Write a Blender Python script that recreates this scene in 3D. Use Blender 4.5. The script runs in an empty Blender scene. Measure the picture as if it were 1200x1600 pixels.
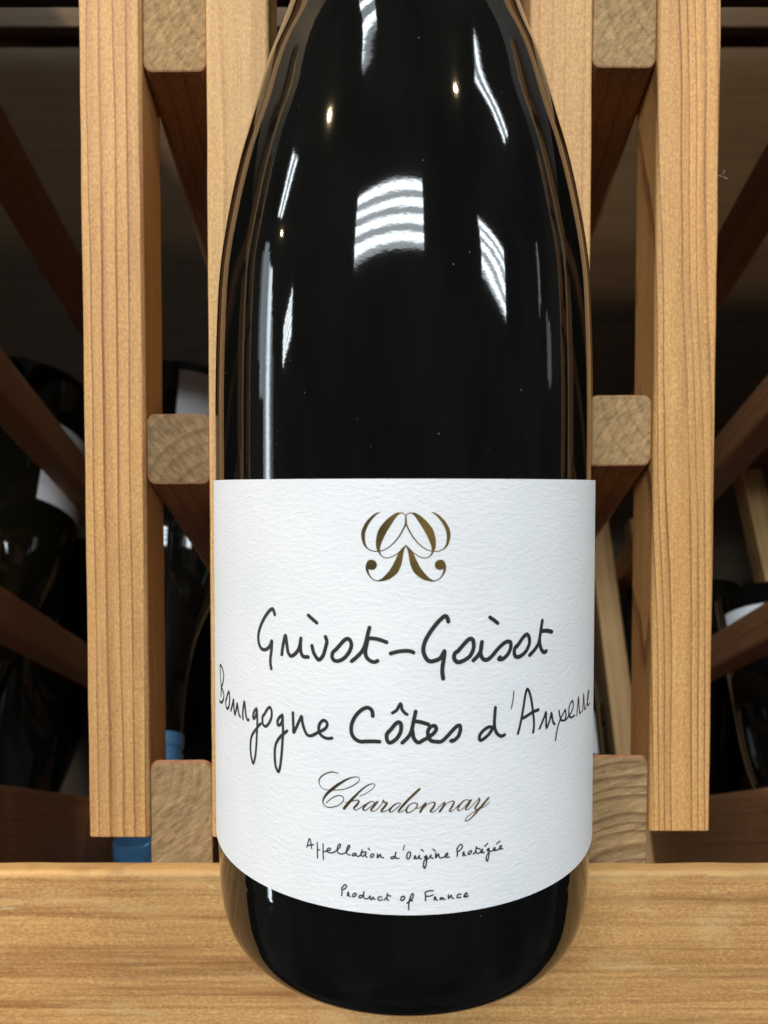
import bpy, bmesh, math, random
from mathutils import Vector, Matrix, noise

random.seed(7)
scene = bpy.context.scene
col = scene.collection

# ------------------------------------------------------------------ camera
CAM_H = 0.0935                      # lens height above the shelf top
PITCH = math.radians(1.9)
cam_d = bpy.data.cameras.new('camera')
cam = bpy.data.objects.new('camera', cam_d); col.objects.link(cam)
cam.location = (0, 0, CAM_H)
cam.rotation_euler = (math.radians(90) - PITCH, 0, 0)
cam_d.sensor_fit = 'VERTICAL'; cam_d.sensor_height = 36.0
cam_d.lens = 1150 / 1600 * 36.0
cam_d.clip_start = 0.005; cam_d.clip_end = 50
cam_d.dof.use_dof = True
cam_d.dof.focus_distance = 0.147
cam_d.dof.aperture_fstop = 22.0
scene.camera = cam

# ------------------------------------------------------------------ room light
world = bpy.data.worlds.new('World'); scene.world = world
world.use_nodes = True
bg = world.node_tree.nodes['Background']
_t = world.node_tree                                   # an indistinct, unevenly lit room
_c = _t.nodes.new('ShaderNodeTexCoord'); _n = _t.nodes.new('ShaderNodeTexNoise'); _r = _t.nodes.new('ShaderNodeValToRGB')
_n.inputs['Scale'].default_value = 2.6; _n.inputs['Detail'].default_value = 3.0
_t.links.new(_c.outputs['Generated'], _n.inputs['Vector']); _t.links.new(_n.outputs[0], _r.inputs[0])
_r.color_ramp.elements[0].position = 0.38; _r.color_ramp.elements[0].color = (0.25, 0.25, 0.27, 1)
_r.color_ramp.elements[1].position = 0.64; _r.color_ramp.elements[1].color = (1.0, 0.95, 0.88, 1)
_t.links.new(_r.outputs[0], bg.inputs['Color'])
bg.inputs['Strength'].default_value = 0.062

scene.view_settings.view_transform = 'Standard'
scene.view_settings.look = 'None'
scene.view_settings.exposure = 0.17
scene.view_settings.gamma = 1.0
scene.view_settings.use_curve_mapping = False
scene.cycles.use_denoising = True
scene.cycles.max_bounces = 7
scene.cycles.sample_clamp_indirect = 6.0

CEIL = 1.42
def area(loc, rot, sx, sy, radiance, color):
    l = bpy.data.lights.new('lamp', 'AREA'); l.shape = 'RECTANGLE'
    l.size = sx; l.size_y = sy; l.color = color
    l.energy = radiance * math.pi * sx * sy
    o = bpy.data.objects.new('lamp', l); col.objects.link(o)
    o.location = loc; o.rotation_euler = rot
    return o
COOL = (0.87, 0.95, 1.0)
def troffer(x0, x1, y0, y1, tubes=4, gain=1.0):
    """recessed ceiling fitting: a dim diffuser and bright tubes lying along x"""
    cx, cy = (x0 + x1) / 2, (y0 + y1) / 2
    area((cx, cy, CEIL), (0, 0, 0), x1 - x0, y1 - y0, 3.9 * gain, COOL)
    for k in range(tubes):
        yy = y0 + (k + 0.5) / tubes * (y1 - y0)
        area((cx, yy, CEIL - 0.012), (0, 0, 0), (x1 - x0) * 0.99, (y1 - y0) / tubes * 0.42, 19 * gain, COOL)
def blinds(x0, x1, z0, z1, n=4, gain=1.0):
    """daylit window high on the wall behind the viewer, behind half-open blinds"""
    cx, cz = (x0 + x1) / 2, (z0 + z1) / 2; up = math.radians(90)
    area((cx, -2.0, cz), (up, 0, 0), x1 - x0, z1 - z0, 6.2 * gain, COOL)
    p = (z1 - z0) / n
    for k in range(n):
        area((cx, -1.99, z0 + (k + 0.5) * p), (up, 0, 0), x1 - x0, p * (0.50 + 0.07 * (k % 2)), 19 * gain, COOL)
blinds(-1.22, 0.40, 1.10, 1.99)
blinds(2.06, 3.50, 1.24, 1.93)
blinds(-7.3, -5.3, 1.52, 2.10)
troffer(0.80, 1.36, -0.30, -0.14, 2, 0.8)
troffer(-0.49, -0.33, -0.46, -0.16, 2, 0.8)
troffer(-2.20, -1.50, -0.20, -0.02, 2, 0.8)
# shop window far to one side
DAY = (0.80, 0.91, 1.0)
def side(x, y0, y1, z0, z1, rad):
    area((x, (y0 + y1) / 2, (z0 + z1) / 2), (0, math.radians(-90 if x < 0 else 90), 0), z1 - z0, y1 - y0, rad, DAY)
for y0, y1, z0, z1, rad in ((-0.36, -0.29, -0.30, 0.75, 0.8), (-0.29, -0.235, -0.60, 0.95, 2.0), (-0.235, -0.19, -1.55, 1.10, 5.0), (-0.19, -0.07, -1.80, 1.25, 13.0),
                            (-0.07, -0.02, -1.70, 1.30, 6.0), (-0.02, 0.06, -0.20, 1.40, 2.4), (0.06, 0.24, 0.50, 1.50, 2.6), (0.24, 0.33, 0.70, 1.40, 1.0)):
    side(-3.0, y0, y1, z0, z1, rad)
for y0, y1, z0, z1, rad in ((-0.30, -0.24, 1.00, 1.50, 1.0), (-0.24, -0.20, 1.08, 1.58, 2.2), (0.02, 0.10, 0.62, 1.02, 0.8), (0.10, 0.18, 0.58, 0.96, 1.2), (0.18, 0.24, 0.60, 0.9, 0.6)):
    side(3.2, y0, y1, z0, z1, rad)
# small warm track spots
def bulb(loc, watts, r=0.016):
    l = bpy.data.lights.new('lamp', 'POINT'); l.energy = watts; l.shadow_soft_size = r
    l.color = (1.0, 0.72, 0.42)
    o = bpy.data.objects.new('lamp', l); col.objects.link(o); o.location = loc
bulb((-0.88, -0.38, 1.30), 32)
bulb((0.56, -0.45, 1.30), 11)
bulb((-2.26, -0.27, 1.30), 10)

# ------------------------------------------------------------------ helpers
def link(name, me, parent=None, mat=None):
    o = bpy.data.objects.new(name, me); col.objects.link(o)
    if parent: o.parent = parent
    if mat is not None: me.materials.append(mat)
    return o
def empty(name, loc, label, cat, group=None):
    o = bpy.data.objects.new(name, None); col.objects.link(o)
    o.location = loc; o.empty_display_size = 0.01
    o['label'] = label; o['category'] = cat
    if group: o['group'] = group
    return o
def tag(o, label=None, cat=None, group=None, kind=None):
    if label: o['label'] = label
    if cat: o['category'] = cat
    if group: o['group'] = group
    if kind: o['kind'] = kind

class NT:
    """tiny node-graph writer"""
    def __init__(self, name):
        self.m = bpy.data.materials.new(name); self.m.use_nodes = True
        self.t = self.m.node_tree; self.b = self.t.nodes['Principled BSDF']
    def n(self, kind, **kw):
        nd = self.t.nodes.new(kind)
        for k, v in kw.items(): setattr(nd, k, v)
        return nd
    def put(self, sock, v):
        if hasattr(v, 'is_output') or isinstance(v, bpy.types.NodeSocket): self.t.links.new(v, sock)
        else: sock.default_value = v
    def math(self, op, a, b=0.0, c=None):
        nd = self.n('ShaderNodeMath', operation=op)
        self.put(nd.inputs[0], a); self.put(nd.inputs[1], b)
        if c is not None: self.put(nd.inputs[2], c)
        return nd.outputs[0]
    def vec(self, op, a, b=(0, 0, 0)):
        nd = self.n('ShaderNodeVectorMath', operation=op)
        self.put(nd.inputs[0], a); self.put(nd.inputs[1], b)
        return nd.outputs[1] if op in ('LENGTH', 'DISTANCE', 'DOT_PRODUCT') else nd.outputs[0]
    def mapping(self, v, loc=(0, 0, 0), rot=(0, 0, 0), scale=(1, 1, 1)):
        nd = self.n('ShaderNodeMapping'); self.put(nd.inputs[0], v)
        nd.inputs[1].default_value = loc; nd.inputs[2].default_value = rot; nd.inputs[3].default_value = scale
        return nd.outputs[0]
    def noise(self, v, scale, detail=3.0, rough=0.55, out=0):
        nd = self.n('ShaderNodeTexNoise'); self.put(nd.inputs['Vector'], v)
        nd.inputs['Scale'].default_value = scale; nd.inputs['Detail'].default_value = detail
        nd.inputs['Roughness'].default_value = rough
        return nd.outputs[out]
    def ramp(self, f, stops, interp='LINEAR'):
        nd = self.n('ShaderNodeValToRGB'); self.put(nd.inputs[0], f)
        cr = nd.color_ramp; cr.interpolation = interp
        while len(cr.elements) < len(stops): cr.elements.new(0.5)
        for e, (p, c) in zip(cr.elements, stops):
            e.position = p; e.color = (*c, 1) if len(c) == 3 else c
        return nd.outputs[0]
    def mix(self, f, a, b, mode='MIX'):
        nd = self.n('ShaderNodeMix', data_type='RGBA', blend_type=mode)
        self.put(nd.inputs[0], f)
        self.put(nd.inputs[6], a if not isinstance(a, tuple) else (*a, 1))
        self.put(nd.inputs[7], b if not isinstance(b, tuple) else (*b, 1))
        return nd.outputs[2]
    def remap(self, v, a, b, c, d):
        nd = self.n('ShaderNodeMapRange'); self.put(nd.inputs[0], v)
        for i, x in enumerate((a, b, c, d)): nd.inputs[i + 1].default_value = x
        return nd.outputs[0]
    def bump(self, h, strength, dist):
        nd = self.n('ShaderNodeBump'); nd.inputs['Strength'].default_value = strength
        nd.inputs['Distance'].default_value = dist; self.put(nd.inputs['Height'], h)
        return nd.outputs[0]
    def coord(self): return self.n('ShaderNodeTexCoord').outputs['Object']
    def set(self, **kw):
        for k, v in kw.items():
            s = self.b.inputs[k.replace('_', ' ')]
            self.put(s, (*v, 1) if isinstance(v, tuple) and len(v) == 3 and s.type == 'RGBA' else v)
        return self.m
def simple(name, rgb, rough, spec=0.5):
    t = NT(name); return t.set(Base_Color=rgb, Roughness=rough, Specular_IOR_Level=spec)

def ring_field(t, p, pith, spacing, wob, seed, lean=(0, 0, 0), stretch=0.16):
    """growth-ring coordinate round a pith line running along local z"""
    q = t.mapping(p, loc=(seed * 1.37, seed * 0.71, seed * 0.13))
    low = t.noise(t.mapping(q, scale=(1, 1, stretch)), 55, 2.0, 0.5, 1)
    off = t.vec('MULTIPLY', t.vec('SUBTRACT', low, (0.5, 0.5, 0.5)), (wob, wob, 0))
    pp = t.vec('ADD', t.mapping(p, rot=lean), off)
    pp = t.vec('MULTIPLY', t.vec('SUBTRACT', pp, (pith[0], pith[1], 0)), (1, 1, 0))
    r = t.vec('LENGTH', pp)
    n1 = t.n('ShaderNodeTexNoise', noise_dimensions='1D')
    t.put(n1.inputs['W'], t.math('ADD', r, seed)); n1.inputs['Scale'].default_value = 0.35 / spacing
    n1.inputs['Detail'].default_value = 1.0
    r2 = t.math('ADD', r, t.math('MULTIPLY', t.math('SUBTRACT', n1.outputs[0], 0.5), spacing * 2.2))
    return t.math('FRACT', t.math('DIVIDE', r2, spacing)), r2

def wood(name, light, dark, pith=(0.06, 0.01), spacing=0.0032, wob=0.004, seed=1.0, lean=(0, 0, 0), line=0.75, worn=None, stretch=0.16, streak=0.0):
    t = NT(name); p = t.coord()
    f, r2 = ring_field(t, p, pith, spacing, wob, seed, lean, stretch)
    band = t.ramp(f, [(0.0, (0, 0, 0)), (0.45, (0.10,) * 3), (0.76, (0.30,) * 3), (0.87, (1, 1, 1)), (0.95, (1, 1, 1)), (1.0, (0, 0, 0))])
    q = t.mapping(p, loc=(seed, seed * 2.1, seed * 3.7))
    lnoise = t.noise(t.mapping(q, scale=(1, 1, 0.10)), 130, 2)
    band = t.math('MULTIPLY', band, t.math('MULTIPLY', t.remap(lnoise, 0.3, 0.6, 0.55, 1.0), line))
    c = t.mix(band, light, dark)
    big = t.noise(t.mapping(q, scale=(1, 1, 0.25)), 38, 3)
    c = t.mix(t.remap(big, 0.35, 0.7, 0.0, 0.55), c, tuple(0.62 * a + 0.38 * b for a, b in zip(light, dark)))
    fib = t.noise(t.mapping(q, scale=(1, 1, 0.035)), 1700, 4, 0.6)
    c = t.mix(0.30, c, t.ramp(fib, [(0.28, (0.35, 0.33, 0.31)), (0.5, (0.52, 0.52, 0.52)), (0.72, (0.70, 0.70, 0.68))]), 'OVERLAY')
    spk = t.noise(t.mapping(q, scale=(1, 1, 0.55)), 1900, 4, 0.75)
    c = t.mix(0.70, c, t.ramp(spk, [(0.30, (0.24,) * 3), (0.5, (0.5,) * 3), (0.70, (0.84,) * 3)]), 'OVERLAY')
    if streak:
        st = t.noise(t.mapping(q, scale=(1, 1, 0.022)), 420, 4, 0.6)
        c = t.mix(t.remap(st, 0.48, 0.70, 0.0, streak), c, dark)
        st2 = t.noise(t.mapping(q, loc=(3, 1, 2), scale=(1, 1, 0.03)), 700, 3, 0.6)
        c = t.mix(t.remap(st2, 0.52, 0.72, 0.0, streak * 0.7), c, tuple(min(1, a * 1.25) for a in light))
    if worn: c = worn(t, p, q, c)
    h = t.math('ADD', t.math('MULTIPLY', fib, 0.5), t.math('ADD', t.math('MULTIPLY', spk, 0.7), t.math('MULTIPLY', band, 0.5)))
    t.set(Base_Color=c, Roughness=t.remap(spk, 0.3, 0.7, 0.44, 0.62), Specular_IOR_Level=0.32)
    t.put(t.b.inputs['Normal'], t.bump(h, 0.6, 0.00024))
    return t.m

def endgrain(name, light, dark, pith, spacing, seed, saw, rings=0.42):
    t = NT(name); p = t.coord()
    f, r2 = ring_field(t, p, pith, spacing, 0.0015, seed)
    q = t.mapping(p, loc=(seed, seed * 2.1, seed * 3.7))
    band = t.ramp(f, [(0.0, (0.1,) * 3), (0.55, (0.35,) * 3), (0.85, (1, 1, 1)), (1.0, (0.1,) * 3)])
    rot = t.mapping(q, rot=(0, 0, saw))
    cut = t.noise(t.mapping(rot, scale=(1, 0.10, 1)), 900, 4, 0.62)
    pore = t.noise(q, 2300, 4, 0.65)
    c = t.mix(t.math('MULTIPLY', band, rings), light, dark)
    c = t.mix(0.55, c, t.ramp(cut, [(0.32, (0.22,) * 3), (0.5, (0.5,) * 3), (0.68, (0.80,) * 3)]), 'OVERLAY')
    c = t.mix(0.35, c, t.ramp(pore, [(0.3, (0.25,) * 3), (0.5, (0.5,) * 3), (0.7, (0.8,) * 3)]), 'OVERLAY')
    h = t.math('ADD', cut, t.math('MULTIPLY', pore, 0.6))
    t.set(Base_Color=c, Roughness=0.8, Specular_IOR_Level=0.15)
    t.put(t.b.inputs['Normal'], t.bump(h, 0.6, 0.0004))
    return t.m

def rounded(w, d, r, seg=4):
    pts = []
    for cx, cy, a0 in ((w/2 - r, d/2 - r, 0), (-w/2 + r, d/2 - r, 90), (-w/2 + r, -d/2 + r, 180), (w/2 - r, -d/2 + r, 270)):
        for k in range(seg + 1):
            a = math.radians(a0 + 90 * k / seg)
            pts.append((cx + r * math.cos(a), cy + r * math.sin(a)))
    return pts
def bar_mesh(name, w, d, length, r, shear0=0.0, shear1=0.0, step=0.012, rough=0.00012, seg=4, seed=0.0, cham=0.0003):
    """rounded bar along local +z; shear0/1 = dz per local y at the two ends"""
    prof = rounded(w, d, r, seg); n = len(prof)
    zs = [0.0, cham]; k = max(2, int(length / step))
    zs += [length * i / k for i in range(1, k)] + [length - cham, length]
    vs, fs = [], []
    for i, z in enumerate(zs):
        s = 1.0 - (2 * cham / w if i in (0, len(zs) - 1) else 0)
        tt = z / length
        for (x, y) in prof:
            sh = shear0 * y * (1 - tt) + shear1 * y * tt
            v = Vector((x * s, y * s, z + sh))
            dv = noise.noise_vector(Vector((x * 90 + seed, y * 90 + seed * 2, z * 70 + seed * 3)))
            vs.append((v.x + dv.x * rough, v.y + dv.y * rough, v.z))
    m = len(zs)
    for i in range(m - 1):
        for j in range(n):
            fs.append((i*n + j, i*n + (j+1) % n, (i+1)*n + (j+1) % n, (i+1)*n + j))
    fs.append(tuple(reversed(range(n)))); fs.append(tuple((m-1)*n + j for j in range(n)))
    me = bpy.data.meshes.new(name); me.from_pydata(vs, [], fs)
    for p in me.polygons[-2:]: p.material_index = 1
    me.update()
    return me
def bar(name, parent, origin, X, Y, Z, w, d, length, r, mats, **kw):
    """X,Y,Z: world axes of the bar's local frame (right handed)"""
    me = bar_mesh(name, w, d, length, r, **kw)
    for m in mats: me.materials.append(m)
    o = bpy.data.objects.new(name, me); col.objects.link(o)
    M = Matrix((X, Y, Z)).transposed().to_4x4(); M.translation = Vector(origin)
    if parent:
        o.parent = parent
        M = Matrix.Translation(-parent.location) @ M
    o.matrix_local = M if parent else M
    return o
def lathe_mesh(name, prof, seg=128, cap=True):
    vs, fs = [], []
    for (r, z) in prof:
        for k in range(seg):
            a = 2 * math.pi * k / seg
            vs.append((r * math.cos(a), r * math.sin(a), z))
    for i in range(len(prof) - 1):
        for k in range(seg):
            fs.append((i*seg + k, i*seg + (k+1) % seg, (i+1)*seg + (k+1) % seg, (i+1)*seg + k))
    if cap:
        fs.append(tuple(reversed(range(seg)))); fs.append(tuple((len(prof)-1)*seg + k for k in range(seg)))
    me = bpy.data.meshes.new(name); me.from_pydata(vs, [], fs)
    for p in me.polygons: p.use_smooth = len(p.vertices) == 4
    me.update()
    return me
def smooth_profile(pts, per=6):
    """Catmull-Rom through (r, z)"""
    out = []
    P = [pts[0]] + list(pts) + [pts[-1]]
    for i in range(1, len(P) - 2):
        p0, p1, p2, p3 = (Vector(q) for q in P[i-1:i+3])
        for k in range(per):
            s = k / per
            out.append(tuple(0.5 * ((2*p1) + (p2-p0)*s + (2*p0-5*p1+4*p2-p3)*s*s + (3*p1-p0-3*p2+p3)*s**3)))
    out.append(tuple(pts[-1]))
    return out

# ------------------------------------------------------------------ wood stock
L1 = (0.66, 0.43, 0.195); D1 = (0.36, 0.165, 0.055)
SLAT_W = {
 'll': wood('wood_straight_grain', (0.71, 0.395, 0.152), (0.22, 0.085, 0.028), pith=(0.09, 0.004), spacing=0.0031, seed=1.3, wob=0.0035, line=1.0, streak=0.22),
 'li': wood('wood_pale', (0.68, 0.41, 0.172), (0.42, 0.215, 0.08), pith=(0.03, 0.05), spacing=0.0065, seed=4.2, wob=0.006, streak=0.25),
 'ri': wood('wood_figured', (0.69, 0.39, 0.16), (0.36, 0.16, 0.055), pith=(-0.08, 0.01), spacing=0.0038, seed=7.9, wob=0.006, line=0.6),
 'rr': wood('wood_fine_grain', (0.71, 0.38, 0.135), (0.21, 0.08, 0.024), pith=(-0.10, 0.005), spacing=0.0024, seed=2.6, wob=0.004, lean=(0, math.radians(1.6), 0), line=1.0, streak=0.30),
}
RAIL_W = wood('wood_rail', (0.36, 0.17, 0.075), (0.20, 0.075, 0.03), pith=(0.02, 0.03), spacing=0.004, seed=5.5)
END = [endgrain('end_grain_wood', (0.43, 0.275, 0.13), (0.21, 0.12, 0.052), (0.02, -0.012), 0.0034, 3.1, math.radians(-40)),
       endgrain('end_grain_weathered', (0.29, 0.185, 0.095), (0.15, 0.085, 0.042), (0.01, 0.016), 0.0046, 6.4, math.radians(40), 0.6),
       endgrain('end_grain_sawn', (0.42, 0.275, 0.135), (0.20, 0.115, 0.05), (-0.02, -0.02), 0.0030, 8.8, math.radians(-52)),
       endgrain('end_grain_arched', (0.42, 0.275, 0.135), (0.17, 0.09, 0.04), (0.006, 0.024), 0.0030, 9.7, math.radians(-70), 0.85)]
WX, WY, WZ = Vector((1, 0, 0)), Vector((0, 1, 0)), Vector((0, 0, 1))

# ------------------------------------------------------------------ front board
BX, BY = 0.00433, 0.166
def shelf_wear(t, p, q, c):
    s = t.n('ShaderNodeSeparateXYZ'); t.put(s.inputs[0], p)
    edge = t.noise(t.mapping(q, scale=(1, 1, 0.35)), 130, 4, 0.6)
    e = t.math('ADD', s.outputs[0], t.math('MULTIPLY', t.math('SUBTRACT', edge, 0.5), 0.010))
    m = t.remap(e, SHELF_D/2 - 0.0022, SHELF_D/2 - 0.0012, 0.0, 0.55)
    c = t.mix(m, c, (0.70, 0.44, 0.17))
    gr = t.noise(t.mapping(q, loc=(1, 7, 2), scale=(1, 1, 0.5)), 90, 3)
    c = t.mix(t.math('MULTIPLY', m, t.remap(gr, 0.52, 0.62, 0.0, 1.0)), c, (0.34, 0.19, 0.08))
    # pale bruises and scratches
    blot = t.noise(t.mapping(q, rot=(0, math.radians(24), 0), scale=(1, 1, 0.45)), 75, 4, 0.62)
    c = t.mix(t.remap(blot, 0.56, 0.74, 0.0, 0.5), c, (0.74, 0.52, 0.26))
    for k, ang in enumerate((35, -28, 62)):
        sc = t.noise(t.mapping(q, loc=(k, 0, k * 3), rot=(0, math.radians(ang), 0), scale=(1, 1, 0.05)), 260, 1.5, 0.5)
        msk = t.noise(t.mapping(q, loc=(k * 5, 0, 0)), 60, 2)
        line = t.math('MULTIPLY', t.remap(t.math('ABSOLUTE', t.math('SUBTRACT', sc, 0.5)), 0.0, 0.006, 1.0, 0.0), t.remap(msk, 0.60, 0.68, 0.0, 0.55))
        c = t.mix(line, c, (0.80, 0.62, 0.36))
    dot = t.noise(t.mapping(q, loc=(3, 3, 3)), 330, 1.0)
    c = t.mix(t.remap(dot, 0.80, 0.82, 0.0, 0.6), c, (0.22, 0.10, 0.04))
    return c
SHELF_D = 0.110                                        # height of the front board
BOARD_F, BOARD_B, BOARD_T = 0.1820, 0.1875, -0.0031
SHELF_MAT = wood('wood_front_board', (0.65, 0.355, 0.132), (0.28, 0.115, 0.036), pith=(0.15, 0.03), spacing=0.0085, wob=0.020, seed=11.2, line=0.55, worn=shelf_wear, stretch=0.05, streak=0.75)
board = empty('front_board', (-0.0125, (BOARD_F + BOARD_B) / 2, BOARD_T - SHELF_D), 'golden pine front board with a worn pale top edge behind the bottle base', 'board')
bar('plank', board, (-0.157, (BOARD_F + BOARD_B) / 2, BOARD_T - SHELF_D / 2), WZ, -WY, WX, SHELF_D, BOARD_B - BOARD_F, 0.289, 0.0013,
    [SHELF_MAT, END[0]], step=0.003, rough=0.00028, seed=2.2, seg=5)
bar('ledge', board, (BX - 0.020, 0.1655, -0.0070), WY, WZ, WX, 0.0325, 0.0100, 0.040, 0.001, [SHELF_MAT, END[0]], seed=4.4)

# ------------------------------------------------------------------ rack
TILT = math.radians(25.8)
RL = Vector((0, math.cos(TILT), -math.sin(TILT)))      # rails run back and down
RN = Vector((0, math.sin(TILT), math.cos(TILT)))
FRONT = 0.190
S = 0.0159                                             # stock size
def rack(xc, slats, rails, label, group, rail_ends, slat_mats, bottom=0.0005, rear=True, rear_top=0.075):
    root = empty('wine_rack_ladder', (xc, FRONT, -0.06), label, 'wine rack', group)
    for (x, m, sd) in zip(slats, slat_mats, (1.0, 9.0)):
        bar('slat', root, (x, FRONT + S/2, bottom), WX, WY, WZ, S, S, 0.36, 0.0010, [SLAT_W[m], END[0]], seed=sd + xc * 50, rough=0.00016)
    for (x, zc, hh, e) in rails:
        # vertical saw cut at the front of a sloping rail
        hN = hh * math.cos(TILT)
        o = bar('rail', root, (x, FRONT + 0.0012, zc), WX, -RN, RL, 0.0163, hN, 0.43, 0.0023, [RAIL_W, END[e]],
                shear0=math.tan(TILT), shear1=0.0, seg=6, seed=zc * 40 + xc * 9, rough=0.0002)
    if rear:
        for sgn in (-1, 1):
            top = Vector((xc + sgn * 0.0161, 0.560, rear_top))
            bar('rear_post', root, top - RN * 0.30, WX, RL, RN, S, S, 0.30, 0.001, [SLAT_W['li'], END[0]], seed=3 + sgn)
    return root
ladder_a = rack(-0.0533, (-0.0694, -0.0372), [(-0.0533, 0.3105, 0.0180, 0), (-0.0533, 0.2094, 0.0194, 0), (-0.0533, 0.1036, 0.0181, 1), (-0.0533, -0.0020, 0.0480, 2)],
     'pine rack ladder left of the bottle with straight evenly spaced grain lines', 'pine rack ladders', (0, 1, 2), ('ll', 'li'), bottom=0.0018)
ladder_b = rack(0.0618, (0.0774, 0.0449), [(0.0612, 0.3115, 0.0180, 0), (0.0612, 0.2102, 0.0190, 0), (0.0612, 0.1084, 0.0183, 0), (0.0612, -0.0006, 0.0480, 3)],
     'pine rack ladder right of the bottle with fine crowded grain lines', 'pine rack ladders', (0, 1, 2), ('rr', 'ri'), bottom=0.0034)
for (xc, lab, dz, rt) in ((-0.1684, 'shadowed rack ladder whose sloping rails fill the left edge of the picture', -0.006, -0.02),
                      (-0.2835, 'outermost rack ladder on the left, deep in shadow behind its neighbour', -0.006, -0.02),
                      (0.1769, 'shadowed rack ladder whose sloping rails cross the right edge behind the slat', -0.007, 0.067),
                      (0.2920, 'outermost rack ladder on the right with a pale slanting rear post', -0.010, 0.104)):
    rack(xc, (xc + math.copysign(0.0161, xc),), [(xc, 0.3115 + dz, 0.018, 0), (xc, 0.2076 + dz, 0.018, 0), (xc, 0.1060 + dz, 0.018, 0), (xc, 0.000, 0.048, 2)],
         lab, 'pine rack ladders', (0, 1, 2), ('ri', 'll'), bottom=0.003, rear_top=rt, rear=xc > 0)

# cross board low at the back of the rack, and the boards behind it
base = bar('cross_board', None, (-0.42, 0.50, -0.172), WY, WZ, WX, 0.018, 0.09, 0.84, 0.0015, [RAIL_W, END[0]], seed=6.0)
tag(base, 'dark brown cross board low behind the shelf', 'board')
def backboard(z0, z1, label):
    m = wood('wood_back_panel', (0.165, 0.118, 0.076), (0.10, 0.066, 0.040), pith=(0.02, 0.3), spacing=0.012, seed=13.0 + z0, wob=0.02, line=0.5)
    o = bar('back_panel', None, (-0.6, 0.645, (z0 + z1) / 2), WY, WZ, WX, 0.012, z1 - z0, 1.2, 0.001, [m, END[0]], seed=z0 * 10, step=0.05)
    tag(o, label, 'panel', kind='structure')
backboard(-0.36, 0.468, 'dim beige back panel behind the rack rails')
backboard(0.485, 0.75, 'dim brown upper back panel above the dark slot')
slot_blocker = bar('slot_light_blocker', None, (-0.6, 0.690, 0.48), WY, WZ, WX, 0.012, 0.60, 1.2, 0.001, [RAIL_W, END[0]], step=0.05)  # board added behind the slot to stop light coming through
tag(slot_blocker, 'added board keeping light out of the slot between the back panels', 'panel', kind='structure')

# unseen panels added round the rack to keep its interior in shade
BLOCKER_MAT = wood('blocker_dark', (0.022, 0.014, 0.010), (0.012, 0.008, 0.006), spacing=0.006, seed=21.0)  # near-black so the added panels stay dark in the glass reflections
def light_blocker(name, origin, w, d, length, X, Y, Z, label):
    o = bar(name, None, origin, X, Y, Z, w, d, length, 0.001, [BLOCKER_MAT, BLOCKER_MAT], seed=origin[0] * 10, step=0.05)
    tag(o, label, 'panel', kind='structure')
light_blocker('shade_header', (-0.42, 0.2145, 0.46), 0.016, 0.45, 0.84, WY, WZ, WX, 'added unseen board blocking light above the rack')
light_blocker('shade_side', (-0.43, 0.430, -0.37), 0.016, 0.44, 1.06, WX, WY, WZ, 'added unseen panel blocking light at the left of the rack')
light_blocker('shade_side', (0.43, 0.430, -0.37), 0.016, 0.44, 1.06, WX, WY, WZ, 'added unseen panel blocking light at the right of the rack')
light_blocker('shade_floor', (-0.42, 0.430, -0.35), 0.44, 0.016, 0.84, WY, WZ, WX, 'added unseen panel blocking light under the rack')

# ------------------------------------------------------------------ bottles
def glass(name, tint, dusty=True):
    t = NT(name); p = t.coord()
    w = t.noise(t.mapping(p, scale=(1, 1, 1.3)), 950, 2, 0.5)
    w2 = t.noise(t.mapping(p, scale=(1, 1, 1)), 45, 2, 0.5)
    c = tint
    if dusty:
        d = t.n('ShaderNodeTexVoronoi'); t.put(d.inputs['Vector'], p); d.inputs['Scale'].default_value = 330
        pk = t.noise(t.mapping(p, loc=(2, 4, 1)), 190, 2)
        f = t.math('MULTIPLY', t.remap(d.outputs['Distance'], 0.03, 0.055, 1.0, 0.0), t.remap(pk, 0.54, 0.64, 0.0, 0.35))
        c = t.mix(f, tint, (0.5, 0.5, 0.48))
    t.set(Base_Color=c, Roughness=0.042, IOR=1.52)
    t.put(t.b.inputs['Normal'], t.bump(t.math('ADD', t.math('MULTIPLY', w, 0.10), w2), 0.06, 0.0006))
    return t.m
G_DARK = glass('glass_black_green', (0.0035, 0.0038, 0.0032))
bottle = empty('wine_bottle', (BX, BY, 0.0), 'tall dark wine bottle with white front label in front of the pine rack', 'bottle')
prof = [(0.0, 0.012), (0.020, 0.007), (0.0330, -0.0016), (0.0352, -0.0019), (0.0371, -0.0013), (0.0387, 0.0003), (0.0399, 0.0030), (0.0406, 0.0065), (0.04098, 0.0110), (0.04115, 0.0160), (0.0412, 0.0220)]
up_ = [(0.0412, 0.060), (0.0412, 0.100), (0.0411, 0.1153), (0.0407, 0.1287), (0.0400, 0.1395), (0.0384, 0.1502), (0.0361, 0.1612), (0.0333, 0.1714), (0.0304, 0.1816), (0.0275, 0.1896), (0.0243, 0.1987),
       (0.0206, 0.210), (0.0180, 0.221), (0.0162, 0.235), (0.0152, 0.252), (0.0146, 0.272), (0.0143, 0.280)]
pr = smooth_profile(prof + up_, 6)
pr[0] = (0.0003, pr[0][1])
link('glass_body', lathe_mesh('glass_body', pr, 192), bottle, G_DARK)
foil = NT('foil_capsule').set(Base_Color=(0.03, 0.03, 0.03), Roughness=0.35, Metallic=0.6)
link('capsule', lathe_mesh('capsule', [(0.0148, 0.246), (0.01555, 0.2462), (0.0150, 0.272), (0.0150, 0.279), (0.0156, 0.280), (0.0156, 0.288), (0.0150, 0.2888), (0.001, 0.2888)], 96), bottle, foil)

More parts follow.
